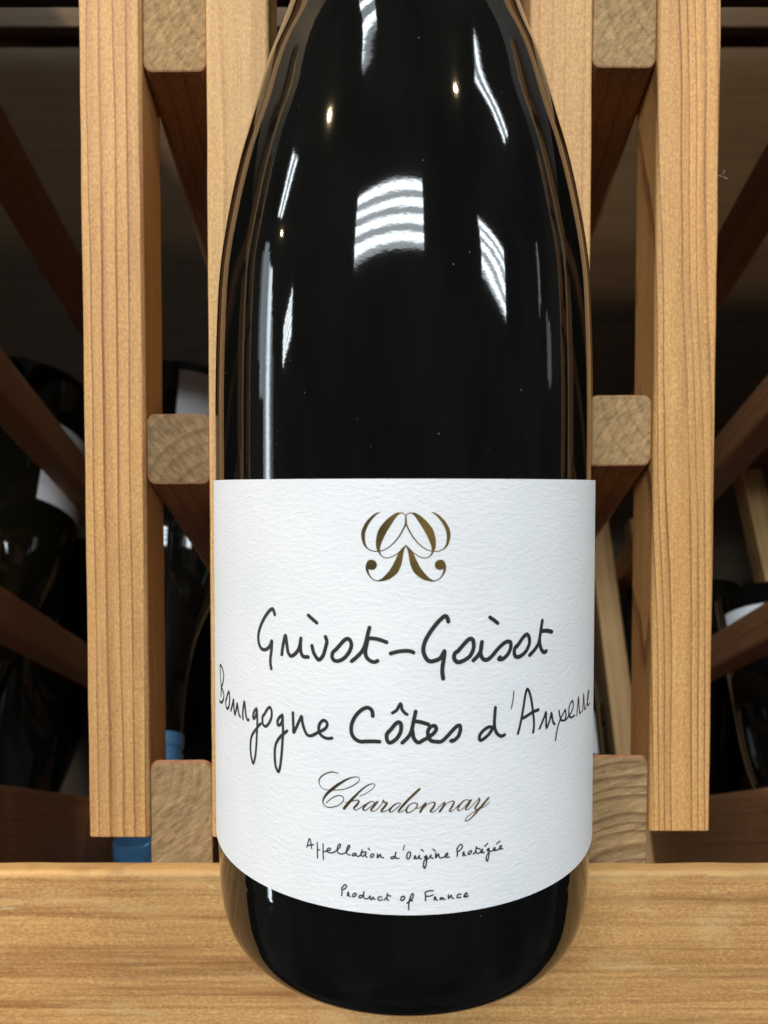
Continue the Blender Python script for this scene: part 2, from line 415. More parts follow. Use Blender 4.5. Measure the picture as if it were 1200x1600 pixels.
# label: paper wrapped round the body
LR = 0.04165
def paper_mat():
    t = NT('paper_felt'); p = t.coord()
    f1 = t.noise(t.mapping(p, scale=(1, 1, 2.0)), 760, 5, 0.65)
    f2 = t.noise(p, 2400, 3, 0.6)
    f3 = t.noise(p, 60, 2)
    h = t.math('ADD', f1, t.math('MULTIPLY', f2, 0.25))
    c = t.mix(t.remap(f3, 0.3, 0.7, 0.0, 1.0), (0.76, 0.775, 0.80), (0.81, 0.82, 0.835))
    t.set(Base_Color=c, Roughness=0.85, Specular_IOR_Level=0.2)
    t.put(t.b.inputs['Normal'], t.bump(h, 0.52, 0.00028))
    return t.m
def label_mesh(half, z0, z1, r_in, r_out, nu=160, nz=2, name='label'):
    vs, fs = [], []
    for r in (r_in, r_out):
        for i in range(nu + 1):
            a = -half + 2 * half * i / nu
            for j in range(nz + 1):
                z = z0 + (z1 - z0) * j / nz
                vs.append((r * math.sin(a), -r * math.cos(a), z))
    N = (nu + 1) * (nz + 1)
    def ix(l, i, j): return l * N + i * (nz + 1) + j
    for i in range(nu):
        for j in range(nz):
            fs.append((ix(1, i, j), ix(1, i+1, j), ix(1, i+1, j+1), ix(1, i, j+1)))
            fs.append((ix(0, i, j), ix(0, i, j+1), ix(0, i+1, j+1), ix(0, i+1, j)))
        fs.append((ix(0, i, 0), ix(0, i+1, 0), ix(1, i+1, 0), ix(1, i, 0)))
        fs.append((ix(1, i, nz), ix(1, i+1, nz), ix(0, i+1, nz), ix(0, i, nz)))
    for j in range(nz):
        fs.append((ix(0, 0, j), ix(1, 0, j), ix(1, 0, j+1), ix(0, 0, j+1)))
        fs.append((ix(1, nu, j), ix(0, nu, j), ix(0, nu, j+1), ix(1, nu, j+1)))
    me = bpy.data.meshes.new(name); me.from_pydata(vs, [], fs)
    me.update(); me.shade_smooth(); me.set_sharp_from_angle(angle=math.radians(40))
    return me
PAPER = paper_mat()
label = link('label', label_mesh(1.62, 0.0199, 0.0950, 0.0415, LR), bottle, PAPER)
label['label'] = 'white textured paper label with handwritten black lettering'

INK = NT('ink_black').set(Base_Color=(0.022, 0.021, 0.019), Roughness=0.55)
def gold_mat():
    t = NT('foil_gold'); p = t.coord()
    n = t.noise(p, 1800, 3, 0.6); m = t.noise(p, 190, 2)
    s = t.n('ShaderNodeSeparateXYZ'); t.put(s.inputs[0], p)
    side_ = t.remap(s.outputs[0], -0.008, 0.008, -0.16, 0.16)
    c = t.mix(t.remap(t.math('ADD', m, side_), 0.30, 0.70, 0, 1), (0.15, 0.105, 0.035), (0.36, 0.225, 0.065))
    t.set(Base_Color=c, Roughness=0.38, Metallic=0.8)
    t.put(t.b.inputs['Normal'], t.bump(n, 0.25, 0.0002))
    return t.m
GOLD = gold_mat()
def ink_mesh(name, data):
    """strokes 'u,h,width' in label millimetres, laid on the paper as thin relief"""
    vs, fs = [], []
    lift = LR + 0.00003
    def put(u, h, k):
        a = u * 0.001 / LR; r = lift + k
        vs.append((r * math.sin(a), -r * math.cos(a), h * 0.001)); return len(vs) - 1
    for si, st in enumerate(data.split(';')):
        P = [Vector([float(x) for x in q.split(',')]) for q in st.split(' ')]
        P = [2*P[0] - P[1]] + P + [2*P[-1] - P[-2]]
        D = []
        for i in range(1, len(P) - 2):
            p0, p1, p2, p3 = P[i-1:i+3]
            n = max(2, int((p2.xy - p1.xy).length / 0.12))
            for k in range(n):
                s = k / n
                q = 0.5 * ((2*p1) + (p2-p0)*s + (2*p0-5*p1+4*p2-p3)*s*s + (3*p1-p0-3*p2+p3)*s**3)
                q.z = p1.z + (p2.z - p1.z) * s
                D.append(q)
        D.append(P[-2])
        n = len(D); prev = None; k0 = si * 2.2e-6
        def tang(i):
            v = D[min(i+1, n-1)].xy - D[max(i-1, 0)].xy
            return v.normalized() if v.length > 1e-6 else Vector((1, 0))
        for i, q in enumerate(D):
            tv = tang(i); nv = Vector((-tv.y, tv.x)); w = max(q.z * 1.2, 0.07) / 2
            kk = k0 + i * 4e-8
            a, b = put(*(q.xy + nv*w), kk), put(*(q.xy - nv*w), kk)
            if prev: fs.append((prev[1], b, a, prev[0]))
            for end, sg in ((0, -1), (n - 1, 1)):
                if i == end:
                    arc = []
                    for s in range(1, 6):
                        an = math.pi * s / 6
                        arc.append(put(*(q.xy + nv*w*math.cos(an) + tv*sg*w*math.sin(an)), kk))
                    ring = [a] + arc + [b]
                    fs.append(tuple(ring if sg < 0 else reversed(ring)))
            prev = (a, b)
    me = bpy.data.meshes.new(name); me.from_pydata(vs, [], fs); me.update()
    return me
STROKES = {
    'a': '-25.59,70.66,0.58 -25.81,71.21,0.58 -26.19,71.6,0.58 -27.1,71.01,0.58 -28.3,69.67,0.58 -29.37,68.01,0.58 -29.97,66.28,0.58 -29.76,64.77,0.58 -29.05,63.97,0.58 -28,63.95,0.58 -26.99,64.62,0.58 -26.39,65.73,0.58;-26.32,65.69,0.58 -26.43,64.28,0.58 -26.67,62.84,0.58 -26.74,61.66,0.58 -26.52,60.71,0.58;-23.94,63.6,0.58 -23.63,65.32,0.58 -23.09,67.1,0.58 -22.8,65.87,0.58 -22.52,64.3,0.58 -21.95,63.6,0.58 -21.11,63.93,0.58 -20.14,65.06,0.58 -19.67,66.94,0.58;-19.67,66.94,0.58 -19.79,65.73,0.58 -19.68,64.49,0.58 -19.2,63.79,0.58 -18.2,63.8,0.58;-18.12,71.15,0.56 -17.35,70.57,0.56 -16.47,69.96,0.56;-17.42,65.84,0.58 -17.12,64.74,0.58 -16.49,63.78,0.58 -15.99,63.53,0.58 -15.24,64.34,0.58 -14.72,65.94,0.58 -14.53,66.85,0.58 -14.79,67.62,0.58;-12.71,65.64,0.58 -13.37,65.04,0.58 -13.54,64.25,0.58 -13.19,63.65,0.58 -12.36,63.59,0.58 -11.3,64.18,0.58 -10.38,65.34,0.58 -10.01,66.47,0.58 -10.26,67.29,0.58 -10.72,67.54,0.58 -11.41,67.14,0.58 -12.23,66.23,0.58 -12.85,65.52,0.58;-9.97,63.7,0.58 -9.01,64.53,0.58 -8.11,65.56,0.58 -7.54,66.8,0.58 -7.16,68.35,0.58 -6.83,69.62,0.58;-7.1,67.69,0.58 -7.39,66.47,0.58 -7.55,65.36,0.58 -7.32,64.49,0.58 -6.66,63.9,0.58 -5.99,63.73,0.58 -5.44,63.96,0.58;-6.88,67.81,0.58 -5.77,67.74,0.58 -4.78,67.5,0.58 -3.9,67.19,0.58;-3.2,65.27,0.58 -1.93,65.62,0.58 -0.63,65.76,0.58 0.24,65.67,0.58 0.68,65.47,0.58;6.66,70.68,0.63 6.52,71.23,0.63 6.17,71.61,0.63 5.5,71.25,0.63 4.39,70.07,0.63 3.3,68.56,0.63 2.58,67.14,0.63 2.36,65.83,0.63 2.69,64.73,0.63 3.31,63.99,0.63 4.19,63.98,0.63 5.29,64.45,0.63 5.96,65.58,0.63;6,65.57,0.63 5.92,64.43,0.63 5.7,63.12,0.63 5.63,62.02,0.63 5.79,60.91,0.63;8.44,65.55,0.63 7.81,65.13,0.63 7.74,64.25,0.63 8.34,63.63,0.63 9.37,63.84,0.63 10.53,64.55,0.63 11.16,65.74,0.63 11.2,66.84,0.63 10.99,67.39,0.63 10.4,67.51,0.63 9.59,66.82,0.63 8.79,65.97,0.63 8.22,65.4,0.63;11.19,63.78,0.63 11.95,64.47,0.63 12.55,65.43,0.63 12.76,66.86,0.63;12.76,66.86,0.63 12.57,65.65,0.63 12.57,64.65,0.63 13.04,63.88,0.63 13.77,63.71,0.63 14.64,64.23,0.63 15.9,65.47,0.63 17.19,66.38,0.63 18.12,66.54,0.63 18.53,66.08,0.63 18.37,65.07,0.63 17.73,64.16,0.63 16.81,63.59,0.63 16.04,63.64,0.63 16.34,63.93,0.63;14.28,71.06,0.56 15.11,70.5,0.56 15.82,69.94,0.56;20.05,65.82,0.63 19.36,65.2,0.63 19.28,64.3,0.63 19.64,63.72,0.63 20.49,63.68,0.63 21.79,64.38,0.63 22.62,65.66,0.63 22.58,66.81,0.63 22.06,67.42,0.63 21.24,67.02,0.63 20.39,66.13,0.63 19.83,65.5,0.63;22.75,63.67,0.63 23.92,64.48,0.63 24.87,65.52,0.63 25.35,67.2,0.63 25.82,69.52,0.63;25.12,66.3,0.63 25.3,65.12,0.63 25.71,64.18,0.63 26.39,63.72,0.63 26.94,63.86,0.63;25.51,67.65,0.63 27.04,67.56,0.63 28.49,67.18,0.63',
    'b': '-46.79,57.22,0.46 -46.29,57.7,0.46 -45.07,57.38,0.46 -44.05,56.44,0.46 -44.17,55.26,0.46 -44.9,54.07,0.46 -45.72,53.37,0.46;-45.72,53.32,0.46 -44.57,52.84,0.46 -43.96,51.98,0.46 -44.68,50.81,0.46 -46.16,50.07,0.46 -47.28,50.18,0.46;-46.67,57.18,0.46 -46.3,55.2,0.46 -45.78,53.13,0.46 -46.12,51.43,0.46;-42.25,51.97,0.46 -42.86,51.1,0.46 -42.5,50.07,0.46 -41.77,50,0.46 -41.02,50.7,0.46 -40.67,52.07,0.46 -40.72,53.05,0.46 -41.12,53.52,0.46 -41.87,52.63,0.46 -42.34,51.8,0.46;-40.1,50.05,0.46 -39.39,51.24,0.46 -38.81,52.51,0.46 -38.67,51.42,0.46 -38.56,50.32,0.46 -38.25,49.76,0.46 -37.66,50.82,0.46 -37.25,52.1,0.46 -36.92,51.13,0.46 -36.5,50.15,0.46 -36.09,49.84,0.46;-35.07,49.65,0.46 -35.11,50.86,0.46 -34.86,52.16,0.46 -34.52,53.06,0.46 -34.28,52.15,0.46 -34.11,51.09,0.46 -33.85,50.19,0.46 -33.39,49.78,0.46 -33.06,50,0.46;-30.59,52.59,0.46 -31.29,51.95,0.46 -31.69,50.94,0.46 -31.52,50.49,0.46 -30.99,50.95,0.46 -30.6,51.82,0.46 -30.53,52.51,0.46 -30.41,51.08,0.46 -30.42,49.73,0.46 -30.57,47.67,0.46 -30.74,45.61,0.46 -31.1,43.49,0.46 -31.71,42.04,0.46 -32.25,42.92,0.46 -32.55,44.48,0.46 -32.42,46.29,0.46 -31.86,47.51,0.46 -30.79,48.7,0.46 -29.94,49.56,0.46 -29.38,50.04,0.46;-28.31,52.04,0.46 -28.89,51.39,0.46 -28.9,50.32,0.46 -28.53,49.83,0.46 -27.94,49.85,0.46 -27.18,50.56,0.46 -26.55,51.71,0.46 -26.46,52.65,0.46 -26.62,53.26,0.46 -26.97,53.54,0.46 -27.71,52.93,0.46 -28.37,51.96,0.46;-23.84,52.67,0.48 -24.53,52.15,0.48 -24.99,51.42,0.48 -24.95,50.67,0.48 -24.46,50.76,0.48 -23.95,51.49,0.48 -23.81,52.42,0.48 -23.78,51.17,0.48 -23.71,49.79,0.48 -23.82,48.38,0.48 -23.98,46.48,0.48 -24.19,44.69,0.48 -24.51,42.93,0.48 -24.9,42.11,0.48 -25.49,42.89,0.48 -25.73,44.37,0.48 -25.69,46.14,0.48 -25.3,47.39,0.48 -24.4,48.59,0.48 -23.49,49.37,0.48 -22.78,49.98,0.48;-21.47,53.46,0.48 -21.42,52.14,0.48 -21.36,50.89,0.48 -21.32,49.91,0.48 -20.76,50.87,0.48 -20.2,51.99,0.48 -19.61,53.08,0.48 -19.44,52.1,0.48 -19.1,51.01,0.48 -18.57,50.08,0.48 -17.95,49.85,0.48 -17.3,50.05,0.48 -16.53,50.53,0.48 -15.53,51.07,0.48 -14.81,51.59,0.48 -14.48,52.28,0.48 -14.69,52.77,0.48 -15.22,52.94,0.48 -15.8,52.44,0.48 -16.1,51.75,0.48 -16.1,50.96,0.48 -15.76,50.35,0.48 -15.04,49.94,0.48 -14.31,49.85,0.48 -13.6,50.01,0.48;-6.27,54.41,0.58 -6.38,55.24,0.58 -6.83,55.73,0.58 -7.48,55.77,0.58 -8.42,55.22,0.58 -9.42,54.04,0.58 -10.03,52.55,0.58 -9.98,51.16,0.58 -9.43,50.31,0.58 -8.52,49.88,0.58 -7.48,49.95,0.58 -6.18,50.04,0.58 -5.11,50.03,0.58;-2.88,55.06,0.47 -2.15,55.59,0.47 -1.51,56.68,0.47 -1.24,55.69,0.47 -0.78,55.09,0.47 -0.4,54.85,0.47;-3.61,51.75,0.58 -3.88,51.22,0.58 -3.79,50.34,0.58 -3.42,49.91,0.58 -2.78,50.15,0.58 -1.96,50.9,0.58 -1.45,52.01,0.58 -1.43,53.08,0.58 -1.78,53.5,0.58 -2.38,53.16,0.58 -3.11,52.26,0.58 -3.66,51.65,0.58;-1.2,49.95,0.58 -0.32,50.82,0.58 0.31,51.84,0.58 0.68,53.49,0.58 1.07,55.33,0.58;0.53,52.02,0.58 0.7,50.92,0.58 1.14,50.21,0.58 1.68,50,0.58 2.32,50.36,0.58 3.15,50.8,0.58 4.07,51.44,0.58 4.58,52.12,0.58 4.49,52.66,0.58 4.07,52.82,0.58 3.46,52.49,0.58 3.17,51.8,0.58 3.28,50.91,0.58 3.7,50.27,0.58 4.63,50.05,0.58 5.55,50.09,0.58 6.49,50.87,0.58 7.43,51.84,0.58 8.18,52.51,0.58 8.72,52.63,0.58 8.86,51.89,0.58 8.51,50.84,0.58 7.81,50.17,0.58 7.11,49.97,0.58 7.37,50.14,0.58;0.95,53.67,0.58 2.04,53.48,0.58 3.25,53.08,0.58;14.9,51.76,0.52 14.14,51.9,0.52 13.25,51.49,0.52 12.52,50.8,0.52 12.35,50.14,0.52 12.58,49.72,0.52 13.23,49.96,0.52 14.09,50.54,0.52 14.71,51.26,0.52 14.98,51.71,0.52;15.42,55.16,0.52 15.33,53.99,0.52 15.24,52.64,0.52 15.29,51.74,0.52 15.62,50.81,0.52 16.19,50.2,0.52 16.77,49.97,0.52 17.32,50.12,0.52;19.23,57.62,0.18 19.14,56.59,0.18 18.94,55.59,0.18 18.7,54.62,0.18;20.17,49.93,0.43 20.59,51.24,0.43 21.01,52.78,0.43 21.43,54.79,0.43 21.78,56.58,0.43 22.17,57.61,0.43 22.72,56.99,0.43 23.19,55.56,0.43 23.55,53.77,0.43 23.8,52.1,0.43 23.89,50.69,0.43 23.71,49.56,0.43;21.39,52.52,0.52 22.48,52.9,0.52 23.71,53.28,0.52 24.96,53.44,0.52;25.31,49.97,0.4 25.82,50.71,0.4 26.52,51.85,0.4 26.96,52.65,0.4 27.03,51.56,0.4 27.04,50.57,0.4 27.16,49.74,0.4 27.71,50.34,0.4 28.23,51.42,0.4 28.51,52.2,0.4 28.77,51.31,0.4 29.1,50.27,0.4 29.55,49.91,0.4;30.84,52.13,0.31 31.07,51.23,0.31 31.52,50.32,0.31 32.25,50,0.31 32.99,50.01,0.31;32.92,51.92,0.31 32.14,51.31,0.31 31.26,50.39,0.31 30.5,49.26,0.31 30.05,47.96,0.31 29.82,46.87,0.31;32.96,51.89,0.32 33.17,50.88,0.32 32.94,49.92,0.32 33.86,50.24,0.32 35.08,50.85,0.32 35.93,51.78,0.32 35.94,52.55,0.32 35.52,53,0.32 34.67,52.58,0.32 34.28,51.65,0.32 34.32,50.62,0.32 35.14,49.92,0.32 36.61,49.98,0.32;37.62,49.76,0.32 37.84,51.03,0.32 38.12,52.31,0.32 38.28,53.11,0.32 38.57,52,0.32 38.76,50.81,0.32 39.08,49.81,0.32 39.69,49.93,0.32;40.55,49.87,0.32 40.8,51.15,0.32 41.09,53.08,0.32 41.39,51.85,0.32 41.59,50.53,0.32 41.99,49.82,0.32 42.59,49.93,0.32;42.88,50.22,0.31 43.8,50.93,0.31 44.64,51.79,0.31 44.92,52.91,0.31 44,52.49,0.31 43.62,51.51,0.31 43.86,50.48,0.31 44.53,49.97,0.31 45.57,50.2,0.31',
    'c': '-12.36,43.91,0.11 -13.02,44.02,0.16 -13.78,43.99,0.19 -14.84,43.57,0.19 -15.85,42.72,0.22 -16.12,41.83,0.16 -15.7,41.11,0.11 -15,40.79,0.11 -14.24,40.77,0.11 -13.33,40.86,0.12 -12.29,41.05,0.15 -11.11,41.38,0.15 -9.67,42.13,0.15 -8.74,42.91,0.14 -8.64,43.41,0.12 -9.02,43.66,0.12 -9.95,43.46,0.18 -11.11,42.9,0.3 -12.43,41.98,0.41 -13.63,40.98,0.46 -14.7,39.91,0.37 -15.32,38.82,0.24 -15.24,38.13,0.16 -14.63,37.72,0.15 -13.79,37.78,0.16 -12.59,38.22,0.15 -11.63,39.05,0.14 -11.48,39.7,0.14 -11.99,40.06,0.15 -12.88,39.88,0.16 -13.86,39.25,0.15 -14.7,38.42,0.15;-11.41,37.86,0.41 -10.54,38.96,0.43 -9.67,39.96,0.38 -8.53,41.19,0.27 -7.4,42.18,0.19 -6.42,42.64,0.14 -5.97,42.62,0.12 -6,42.2,0.12 -6.7,41.46,0.12 -7.68,40.77,0.12 -8.53,40.42,0.12;-11.12,38.9,0.11 -10.39,39.16,0.12 -9.67,39.4,0.14 -9.03,39.6,0.18 -8.7,39.46,0.24 -9.03,38.83,0.3 -9.57,38.25,0.3 -9.5,37.88,0.18 -9.03,37.92,0.12 -8.25,38.48,0.12 -7.54,39.03,0.12;-5.86,39.29,0.14 -6.35,39.61,0.14 -7.12,39.2,0.22 -7.79,38.52,0.27 -7.99,38.04,0.24 -7.57,37.92,0.15 -6.84,38.52,0.12 -5.72,39.5,0.12;-5.44,39.59,0.27 -6.14,38.71,0.32 -6.6,38.08,0.27 -6.21,37.87,0.14 -5.45,38.34,0.12 -4.75,39.21,0.12 -4.41,39.85,0.22;-4.41,39.89,0.24 -4.27,39.51,0.18 -3.81,39.47,0.27 -4.2,38.82,0.34 -4.79,38.05,0.32 -4.48,37.87,0.15 -3.65,38.28,0.12 -2.82,39.01,0.12;-1.45,39.39,0.14 -1.93,39.49,0.15 -2.66,39.08,0.24 -3.33,38.3,0.3 -3.32,37.89,0.19 -2.82,38.03,0.14 -1.59,39.11,0.14;1.73,41.92,0.35 0.6,40.85,0.38 -0.63,39.6,0.37 -1.56,38.48,0.32 -1.89,38.02,0.22 -1.52,37.94,0.12 -0.77,38.35,0.12;0.26,39.4,0.14 0.88,39.55,0.15 1.36,39.36,0.22 1.26,38.83,0.19 0.61,38.21,0.15 -0.15,37.84,0.18 -0.49,38.05,0.27 -0.44,38.56,0.27 0.06,39.23,0.18 0.47,39.44,0.14;1.15,38.56,0.11 1.84,38.68,0.12 2.39,39.16,0.12 2.8,39.56,0.12;2.87,39.45,0.27 2.32,38.67,0.35 1.87,37.95,0.32;2.32,38.53,0.11 3.22,39.27,0.12 3.98,39.56,0.14 4.42,39.41,0.24 4.12,38.68,0.32 3.61,38.03,0.27 3.94,37.87,0.14 4.75,38.3,0.12 5.44,39.03,0.12 6,39.49,0.12;6.14,39.37,0.27 5.8,38.66,0.35 5.26,37.89,0.32;5.73,38.46,0.11 6.57,39.24,0.12 7.35,39.58,0.14 7.79,39.4,0.24 7.42,38.62,0.32 6.97,37.93,0.27 7.31,37.81,0.14 7.99,38.23,0.12 8.57,38.81,0.12;10.6,39.42,0.14 10.01,39.58,0.15 9.32,39.3,0.24 8.61,38.52,0.3 8.41,38.01,0.22 8.81,37.82,0.14 9.73,38.41,0.14 10.6,39.37,0.14;10.9,39.45,0.27 10.31,38.63,0.32 9.85,38.01,0.27 10.2,37.82,0.14 10.9,38.29,0.12 11.65,38.97,0.12 12.24,39.46,0.12;12.32,39.57,0.22 12.44,39.2,0.3 11.95,38.45,0.32 11.55,37.89,0.24 11.91,37.69,0.14 12.71,38.07,0.14 14.09,39.36,0.18;14.15,39.42,0.3 13.16,38.43,0.38 12.1,37.44,0.34 11.21,36.56,0.22 10.47,35.98,0.16 9.91,35.84,0.14 9.84,36.16,0.14 10.47,36.79,0.14 11.65,37.43,0.12 13.17,37.93,0.12 13.94,38.32,0.12 14.37,38.65,0.12',
    'd': '-18.6,29.78,0.2 -18.37,30.65,0.2 -18.07,31.45,0.2 -17.79,30.84,0.2 -17.62,29.76,0.2;-18.37,30.19,0.2 -17.24,30.52,0.2;-16.51,31.05,0.2 -16.48,29.88,0.2 -16.45,28.31,0.2;-16.43,29.74,0.2 -16.02,29.84,0.2;-15.35,31.05,0.2 -15.36,29.78,0.2 -15.31,28.24,0.2;-15.26,29.65,0.2 -14.73,29.86,0.2 -14.16,30.07,0.2 -13.91,30.37,0.2 -14.15,30.51,0.2 -14.53,30.23,0.2 -14.6,29.8,0.2 -14.16,29.66,0.2 -13.43,29.81,0.2 -12.79,30.29,0.2 -12.23,30.9,0.2 -12.04,31.38,0.2 -12.23,31.52,0.2 -12.58,31,0.2 -12.64,30.23,0.2 -12.39,29.86,0.2 -11.84,29.79,0.2 -11.13,30.14,0.2 -10.59,30.82,0.2 -10.37,31.37,0.2 -10.51,31.56,0.2 -10.8,31.09,0.2 -10.96,30.39,0.2 -10.81,29.93,0.2 -10.31,29.81,0.2;-9.36,30.27,0.2 -9.82,30.07,0.2 -9.93,29.78,0.2 -9.59,29.75,0.2 -9.21,30.15,0.2 -9.24,29.89,0.2 -8.9,29.75,0.2 -8.44,30.04,0.2 -8.14,31,0.2;-8.14,31,0.2 -8.32,30.17,0.2 -8.07,29.84,0.2 -7.76,30,0.2 -7.45,30.55,0.2 -7.58,30.02,0.2 -7.3,29.76,0.2;-8.37,30.47,0.2 -7.51,30.7,0.2;-7.09,31.36,0.2 -6.82,31.09,0.2;-6.41,30.42,0.2 -6.7,30.09,0.2 -6.62,29.77,0.2 -6.27,29.92,0.2 -6.09,30.29,0.2 -6.27,30.46,0.2 -6.49,30.37,0.2;-5.45,30.47,0.2 -5.48,29.77,0.2 -5.15,30.28,0.2 -4.93,30.46,0.2 -4.93,30.03,0.2 -4.46,29.87,0.2;-2.57,30.18,0.2 -3.01,30.09,0.2 -3.14,29.82,0.2 -2.79,29.78,0.2 -2.35,30.18,0.2;-2.28,30.95,0.2 -2.41,30.26,0.2 -2.26,29.9,0.2 -1.79,29.86,0.2;-0.83,32.19,0.15 -0.91,31.75,0.15 -1.03,31.29,0.15;-0.2,30.97,0.21 -0.4,30.42,0.21 -0.36,29.89,0.21 -0.1,29.79,0.21 0.18,30.32,0.21 0.23,30.86,0.21 0.02,31.01,0.21 -0.22,30.91,0.21;0.86,29.8,0.21 0.92,30.3,0.21 1.06,30.34,0.21 1.06,29.96,0.21 1.26,29.8,0.21 1.57,30.05,0.21 1.77,30.44,0.21 1.72,29.94,0.21 2.05,29.81,0.21;2.06,31.41,0.21 2.43,31.13,0.21;2.98,30.3,0.21 2.7,30.2,0.21 2.63,29.94,0.21 2.85,29.97,0.21 3.02,30.3,0.21 3,29.55,0.21 2.9,28.73,0.21 2.64,28.11,0.21 2.45,28.64,0.21 2.55,29.36,0.21 2.93,29.76,0.21 3.44,29.89,0.21 3.76,30.49,0.21 3.7,30.03,0.21 4.08,29.8,0.21;4.09,31.39,0.21 4.47,31.11,0.21;4.56,30.69,0.21 4.58,29.85,0.21 4.87,30.38,0.21 5.07,30.51,0.21 5.13,30.06,0.21 5.33,29.8,0.21 5.8,29.86,0.21 6.31,30.08,0.21 6.65,30.26,0.21 6.65,30.53,0.21 6.37,30.47,0.21 6.28,30.08,0.21 6.48,29.82,0.21 6.96,29.86,0.21;8.3,31.15,0.21 8.39,30.5,0.21 8.34,29.83,0.21;8.3,31.07,0.21 8.59,31.59,0.21 9.02,31.86,0.21 9.28,31.61,0.21 9.16,31.17,0.21 8.74,30.77,0.21 8.45,30.61,0.21;9.37,29.81,0.21 9.47,30.42,0.21 9.61,30.45,0.21 9.61,29.99,0.21 9.89,29.81,0.21;10.54,30.39,0.21 10.32,30.19,0.21 10.37,29.92,0.21 10.69,29.98,0.21 10.97,30.34,0.21 10.88,30.57,0.21 10.59,30.48,0.21;11.29,29.88,0.21 11.68,30.3,0.21 11.88,31.04,0.21;11.78,30.56,0.21 11.84,30.09,0.21 12.09,29.88,0.21 12.59,29.98,0.21 13.08,30.23,0.21 13.03,30.48,0.21 12.75,30.45,0.21 12.71,30.1,0.21 13,29.88,0.21 13.39,29.9,0.21;11.88,30.83,0.21 12.52,30.65,0.21;13.47,30.92,0.21 14,31.36,0.21;14.24,30.45,0.21 13.95,30.33,0.21 14,30.06,0.21 14.24,30.19,0.21 14.31,30.44,0.21 14.29,29.7,0.21 14.23,28.86,0.21 13.95,28.23,0.21 13.77,28.65,0.21 13.9,29.3,0.21 14.34,29.79,0.21 14.97,29.92,0.21 15.48,30.11,0.21 15.48,30.38,0.21 15.25,30.33,0.21 15.15,30.03,0.21 15.4,29.85,0.21 16.04,29.91,0.21 16.67,30.18,0.21 16.78,30.47,0.21 16.48,30.48,0.21 16.39,30.14,0.21 16.6,29.87,0.21 17.05,29.91,0.21;15.81,31,0.21 16.47,31.34,0.21',
    'e': '-11.85,23.79,0.21 -11.79,23.14,0.21 -11.87,22.41,0.21;-11.87,23.67,0.21 -11.55,24.17,0.21 -11.2,24.48,0.21 -10.96,24.29,0.21 -11.1,23.88,0.21 -11.56,23.53,0.21;-10.82,22.51,0.21 -10.7,23.17,0.21 -10.56,23.13,0.21 -10.56,22.64,0.21 -10.26,22.47,0.21;-9.52,23.17,0.21 -9.84,22.85,0.21 -9.79,22.49,0.21 -9.46,22.63,0.21 -9.2,23.05,0.21 -9.41,23.23,0.21 -9.64,23.05,0.21;-8.09,22.95,0.21 -8.49,22.94,0.21 -8.75,22.65,0.21 -8.6,22.43,0.21 -8.21,22.66,0.21 -7.94,23.14,0.21;-7.83,23.63,0.21 -7.93,22.97,0.21 -7.74,22.49,0.21 -7.38,22.44,0.21 -7.02,22.61,0.21 -6.73,23.01,0.21 -6.73,22.52,0.21 -6.51,22.34,0.21 -6.2,22.89,0.21 -6.11,22.58,0.21 -5.92,22.47,0.21;-4.73,22.95,0.21 -5,23.03,0.21 -5.37,22.75,0.21 -5.37,22.46,0.21 -5.06,22.37,0.21 -4.65,22.52,0.21;-4.32,22.48,0.21 -3.89,22.95,0.21 -3.73,23.66,0.21;-3.87,22.96,0.21 -3.79,22.58,0.21 -3.53,22.48,0.21;-3.78,23.3,0.21 -3.18,23.24,0.21;-1.08,23.26,0.21 -1.39,22.99,0.21 -1.44,22.62,0.21 -1.19,22.49,0.21 -0.83,22.83,0.21 -0.77,23.14,0.21 -0.97,23.27,0.21 -1.17,23.14,0.21;-0.09,20.93,0.21 -0.06,21.82,0.21 0.09,22.72,0.21 0.36,23.48,0.21 0.62,23.75,0.21 0.73,23.45,0.21 0.51,22.85,0.21 0.07,22.46,0.21;-0.37,22.06,0.21 0.07,22.42,0.21 0.55,22.51,0.21;2.72,23.88,0.21 2.82,23.23,0.21 2.81,22.46,0.21;2.72,23.93,0.21 3.39,24.13,0.21 4.14,24.14,0.21;2.83,23.23,0.21 3.5,23.2,0.21 4.12,23.4,0.21;4.3,22.48,0.21 4.39,23.02,0.21 4.56,22.97,0.21 4.59,22.58,0.21 4.87,22.43,0.21;5.8,22.76,0.21 5.42,22.79,0.21 5.33,22.56,0.21 5.63,22.54,0.21 5.91,22.8,0.21 5.88,22.6,0.21 6.23,22.45,0.21;6.81,23.23,0.21 6.85,22.54,0.21 7.16,22.98,0.21 7.38,23.06,0.21 7.39,22.69,0.21 7.71,22.5,0.21;9.03,23.05,0.21 8.66,23.15,0.21 8.37,22.86,0.21 8.44,22.54,0.21 9.03,22.57,0.21;9.58,22.57,0.21 10.15,22.87,0.21 10.14,23.18,0.21 9.83,23.12,0.21 9.66,22.65,0.21 9.95,22.47,0.21 10.43,22.59,0.21',
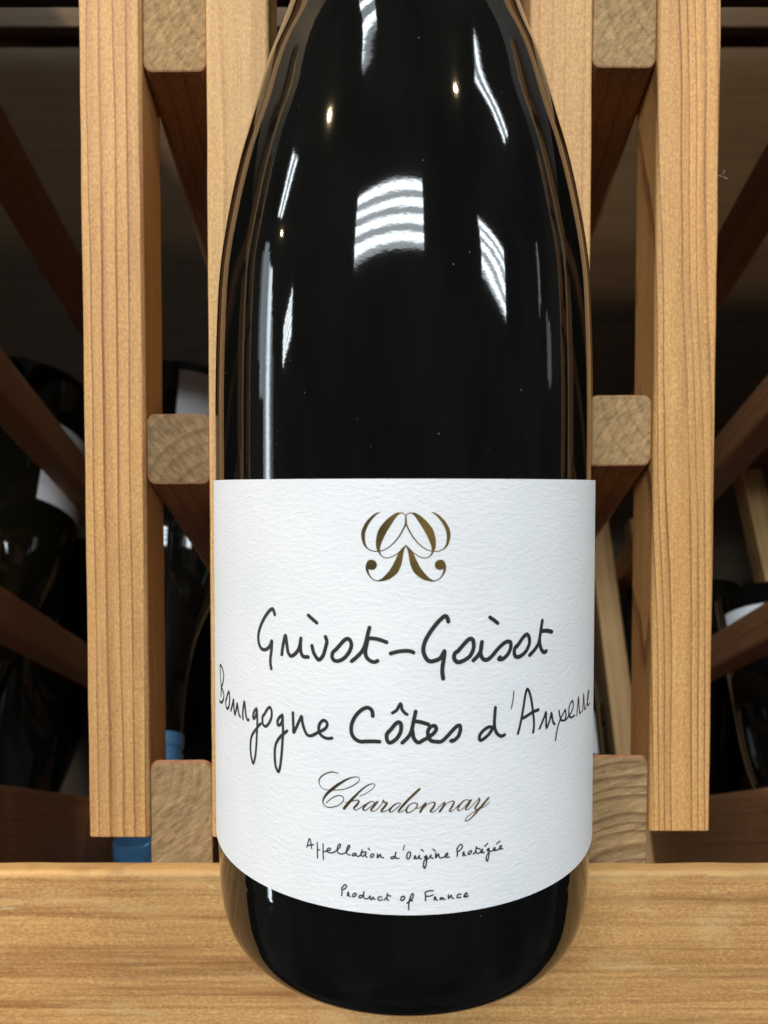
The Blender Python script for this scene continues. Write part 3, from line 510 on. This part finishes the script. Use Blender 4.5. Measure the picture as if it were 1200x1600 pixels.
    'm': '-5.07,89.36,0.09 -5.98,88.82,0.32 -7.08,87.63,0.51 -7.79,86.26,0.6 -7.92,85.17,0.54 -7.68,83.9,0.36 -7.09,83.09,0.16 -6.26,82.74,0.14 -5.43,82.69,0.14 -4.34,82.94,0.14 -3.07,83.76,0.16 -1.8,85.22,0.2 -0.9,86.85,0.23 -0.63,87.53,0.27 -0.63,88.38,0.25;-0.61,88.56,0.16 -0.76,88.92,0.14 -1.08,89.16,0.13 -1.62,89.19,0.16 -2.35,88.87,0.51 -3.61,87.53,1.01 -4.59,86.11,1.19 -5.1,84.75,0.97 -5.32,83.57,0.65 -5.19,82.66,0.32 -4.76,81.94,0.16 -4.01,81.58,0.13 -3.07,81.75,0.13 -1.98,82.41,0.14 -1.26,83.14,0.14 -0.63,83.74,0.13;-0.66,83.63,0.09 -1.13,82.96,0.36 -1.53,82.05,0.76 -1.98,80.69,1.08 -2.61,79.45,1.15 -3.61,78.46,0.87 -4.61,77.87,0.4 -5.43,77.66,0.14 -6.35,78,0.16 -6.96,78.76,0.25 -7.22,79.5,0.4 -7.14,80.18,0.58 -6.76,80.68,0.87;-6.52,80.39,1.48 -6.41,80.37,1.48;3.8,89.37,0.09 4.72,88.82,0.32 5.82,87.64,0.51 6.53,86.28,0.6 6.67,85.19,0.54 6.43,83.92,0.36 5.84,83.11,0.16 5.01,82.75,0.14 4.18,82.71,0.14 3.09,82.95,0.14 1.81,83.77,0.16 0.54,85.22,0.2 -0.36,86.85,0.23 -0.63,87.53,0.27 -0.63,88.38,0.25;-0.65,88.56,0.16 -0.51,88.92,0.14 -0.18,89.16,0.13 0.36,89.19,0.16 1.08,88.87,0.51 2.35,87.53,1.01 3.33,86.12,1.19 3.85,84.76,0.97 4.07,83.58,0.65 3.94,82.67,0.32 3.51,81.95,0.16 2.76,81.59,0.13 1.82,81.76,0.13 0.73,82.42,0.14 0,83.14,0.14 -0.63,83.74,0.13;-0.59,83.63,0.09 -0.12,82.96,0.36 0.28,82.05,0.76 0.73,80.69,1.08 1.37,79.46,1.15 2.37,78.47,0.87 3.37,77.88,0.4 4.19,77.68,0.14 5.11,78.03,0.16 5.72,78.78,0.25 5.98,79.52,0.4 5.9,80.2,0.58 5.51,80.69,0.87;5.27,80.41,1.48 5.16,80.39,1.48',
}
for key, nm, mt, lab in (('m', 'emblem', GOLD, 'gold foil monogram of two mirrored curling letters'),
                    ('a', 'lettering', INK, 'black handwritten Grivot-Goisot'),
                    ('b', 'lettering', INK, "black handwritten Bourgogne Côtes d'Auxerre"),
                    ('c', 'lettering', GOLD, 'gold copperplate Chardonnay'),
                    ('d', 'lettering', INK, "small handwritten Appellation d'Origine Protégée"),
                    ('e', 'lettering', INK, 'small handwritten Product of France')):
    o = link(nm, ink_mesh(nm, STROKES[key]), label, mt); o['label'] = lab

# bottles stored behind, seen through the rack
CAP = NT('screw_cap_blue').set(Base_Color=(0.10, 0.27, 0.48), Roughness=0.30, Metallic=0.35)
WHITE = simple('paper_plain', (0.82, 0.83, 0.84), 0.8)
G_OLIVE = glass('glass_olive', (0.006, 0.0055, 0.0025), False)
def cap_mesh():
    """ribbed screw cap, top at z = 0, skirt downwards"""
    prof = [(0.0140, -0.030), (0.0152, -0.0298), (0.0152, -0.0225), (0.0142, -0.0218), (0.0142, -0.0195), (0.0152, -0.0188), (0.0152, -0.0120), (0.0145, -0.0115),
            (0.0145, -0.0100), (0.0153, -0.0095), (0.0153, -0.0010), (0.0146, -0.0002), (0.0005, 0.0)]
    me = lathe_mesh('screw_cap', prof, 108)
    for i, v in enumerate(me.vertices):
        if -0.0096 < v.co.z < -0.0009 and (i % 108) % 3 == 0:
            v.co.x *= 0.95; v.co.y *= 0.95
    for p in me.polygons: p.use_smooth = False
    return me
CAPM = cap_mesh(); CAPM.materials.append(CAP)
SP = smooth_profile([(0.0005, 0.010), (0.030, 0.003), (0.035, 0.0), (0.0385, 0.003), (0.0395, 0.010), (0.0395, 0.09), (0.0392, 0.12), (0.0365, 0.145), (0.030, 0.168), (0.0225, 0.190), (0.0175, 0.210), (0.0148, 0.235), (0.0142, 0.268), (0.0142, 0.270)], 4)
def stored(name, tip, base, gl, label, z0=0.045, z1=0.125, half=1.25, turn=0.0, cap=True, fat=1.0):
    tip, base = Vector(tip), Vector(base)
    ax = (tip - base); L = ax.length; ax.normalize(); k = L / 0.296
    root = empty(name, base, label, 'bottle', 'bottles stored behind the rack')
    X = ax.cross(Vector((0, -1, 0))).normalized(); Y = ax.cross(X).normalized()
    if Y.y > 0: X, Y = -X, -Y
    # local -y faces the lens
    M = Matrix((X, -Y if Y.y < 0 else Y, ax)).transposed()
    if M.determinant() < 0: M.col[0] = -M.col[0]
    root.rotation_euler = (M @ Matrix.Rotation(turn, 3, 'Z')).to_euler()
    root.scale = (k * fat, k * fat, k)
    link('glass_body', lathe_mesh('glass_body', SP, 64), root, gl)
    if cap:
        c = bpy.data.objects.new('screw_cap', CAPM); col.objects.link(c); c.parent = root; c.location = (0, 0, 0.296)
    link('label', label_mesh(half, z0, z1, 0.0396, 0.0398, 40), root, WHITE)
    return root
stored('stored_bottle', (-0.1075, 0.335, -0.045), (-0.124, 0.455, 0.150), G_DARK, 'upended dark bottle with blue cap between the left slats', turn=-1.0, z0=0.012, z1=0.11, half=0.75, fat=1.15)
stored('stored_bottle', (-0.206, 0.335, -0.066), (-0.222, 0.455, 0.150), G_OLIVE, 'upended olive bottle with blue cap at the far left edge', turn=-1.42, z0=0.045, z1=0.105, half=0.5, fat=1.25)
stored('stored_bottle', (-0.1445, 0.42, -0.1095), (-0.1445, 0.42, -0.3400), G_DARK, 'bottle whose bright blue screw cap peeks above the shelf edge')
stored('stored_bottle', (0.222, 0.335, -0.16), (0.236, 0.455, 0.024), G_DARK, 'upended dark bottle with white label at the far right edge', turn=0.95, z0=0.02, z1=0.055, half=0.45)
stored('stored_bottle', (0.113, 0.40, -0.24), (0.115, 0.50, -0.040), G_DARK, 'dim upended bottle with greyish label just right of the tall bottle', turn=0.5, z0=0.03, z1=0.065)

for (x, y, z, lab) in ((-0.262, 0.545, 0.055, 'black filler bottle, added to block light, behind the olive bottle at far left'),  # filler bottles added to keep direct light off the back panel and floor
                       (-0.178, 0.560, 0.060, 'black filler bottle, added to block light, behind the left outer slat'),
                       (-0.095, 0.565, 0.050, 'black filler bottle, added to block light, deep between the left slats behind the capped one'),
                       (0.232, 0.575, 0.020, 'black filler bottle, added to block light, behind the right outer slat'),
                       (0.318, 0.560, 0.010, 'black filler bottle, added to block light, at the right picture edge')):
    stored('stored_bottle', (x * 0.97, y - 0.05, z - 0.285), (x, y, z), G_DARK, lab, z0=0.05, z1=0.10, half=0.5, turn=2.6, fat=1.1)

# wisp of lint caught on a slat
lv, lf = [], []
for pts in ([(0.0850, 0.1740), (0.0862, 0.1750), (0.0874, 0.1741), (0.0884, 0.1744), (0.0892, 0.1736)],
            [(0.0872, 0.1742), (0.0880, 0.1752), (0.0886, 0.1755), (0.0885, 0.1764)],
            [(0.0864, 0.1749), (0.0868, 0.1738), (0.0863, 0.1733)]):
    ring = None
    for (x, z) in smooth_profile(pts, 5):
        y = FRONT + 0.004 + 0.0006 * math.sin(x * 3000)
        cur = []
        for k in range(4):
            a = math.pi / 2 * k
            lv.append((x + 0.00006 * math.cos(a), y + 0.00006 * math.sin(a), z + 0.00004 * math.cos(a + 1)))
            cur.append(len(lv) - 1)
        if ring: lf += [(ring[k], ring[(k + 1) % 4], cur[(k + 1) % 4], cur[k]) for k in range(4)]
        ring = cur
lm = bpy.data.meshes.new('lint_wisp'); lm.from_pydata(lv, [], lf)
lint = link('lint_wisp', lm, None, simple('lint_fibre', (0.45, 0.42, 0.38), 0.9))
tag(lint, 'tiny wisp of lint caught on the right slat edge', 'lint')
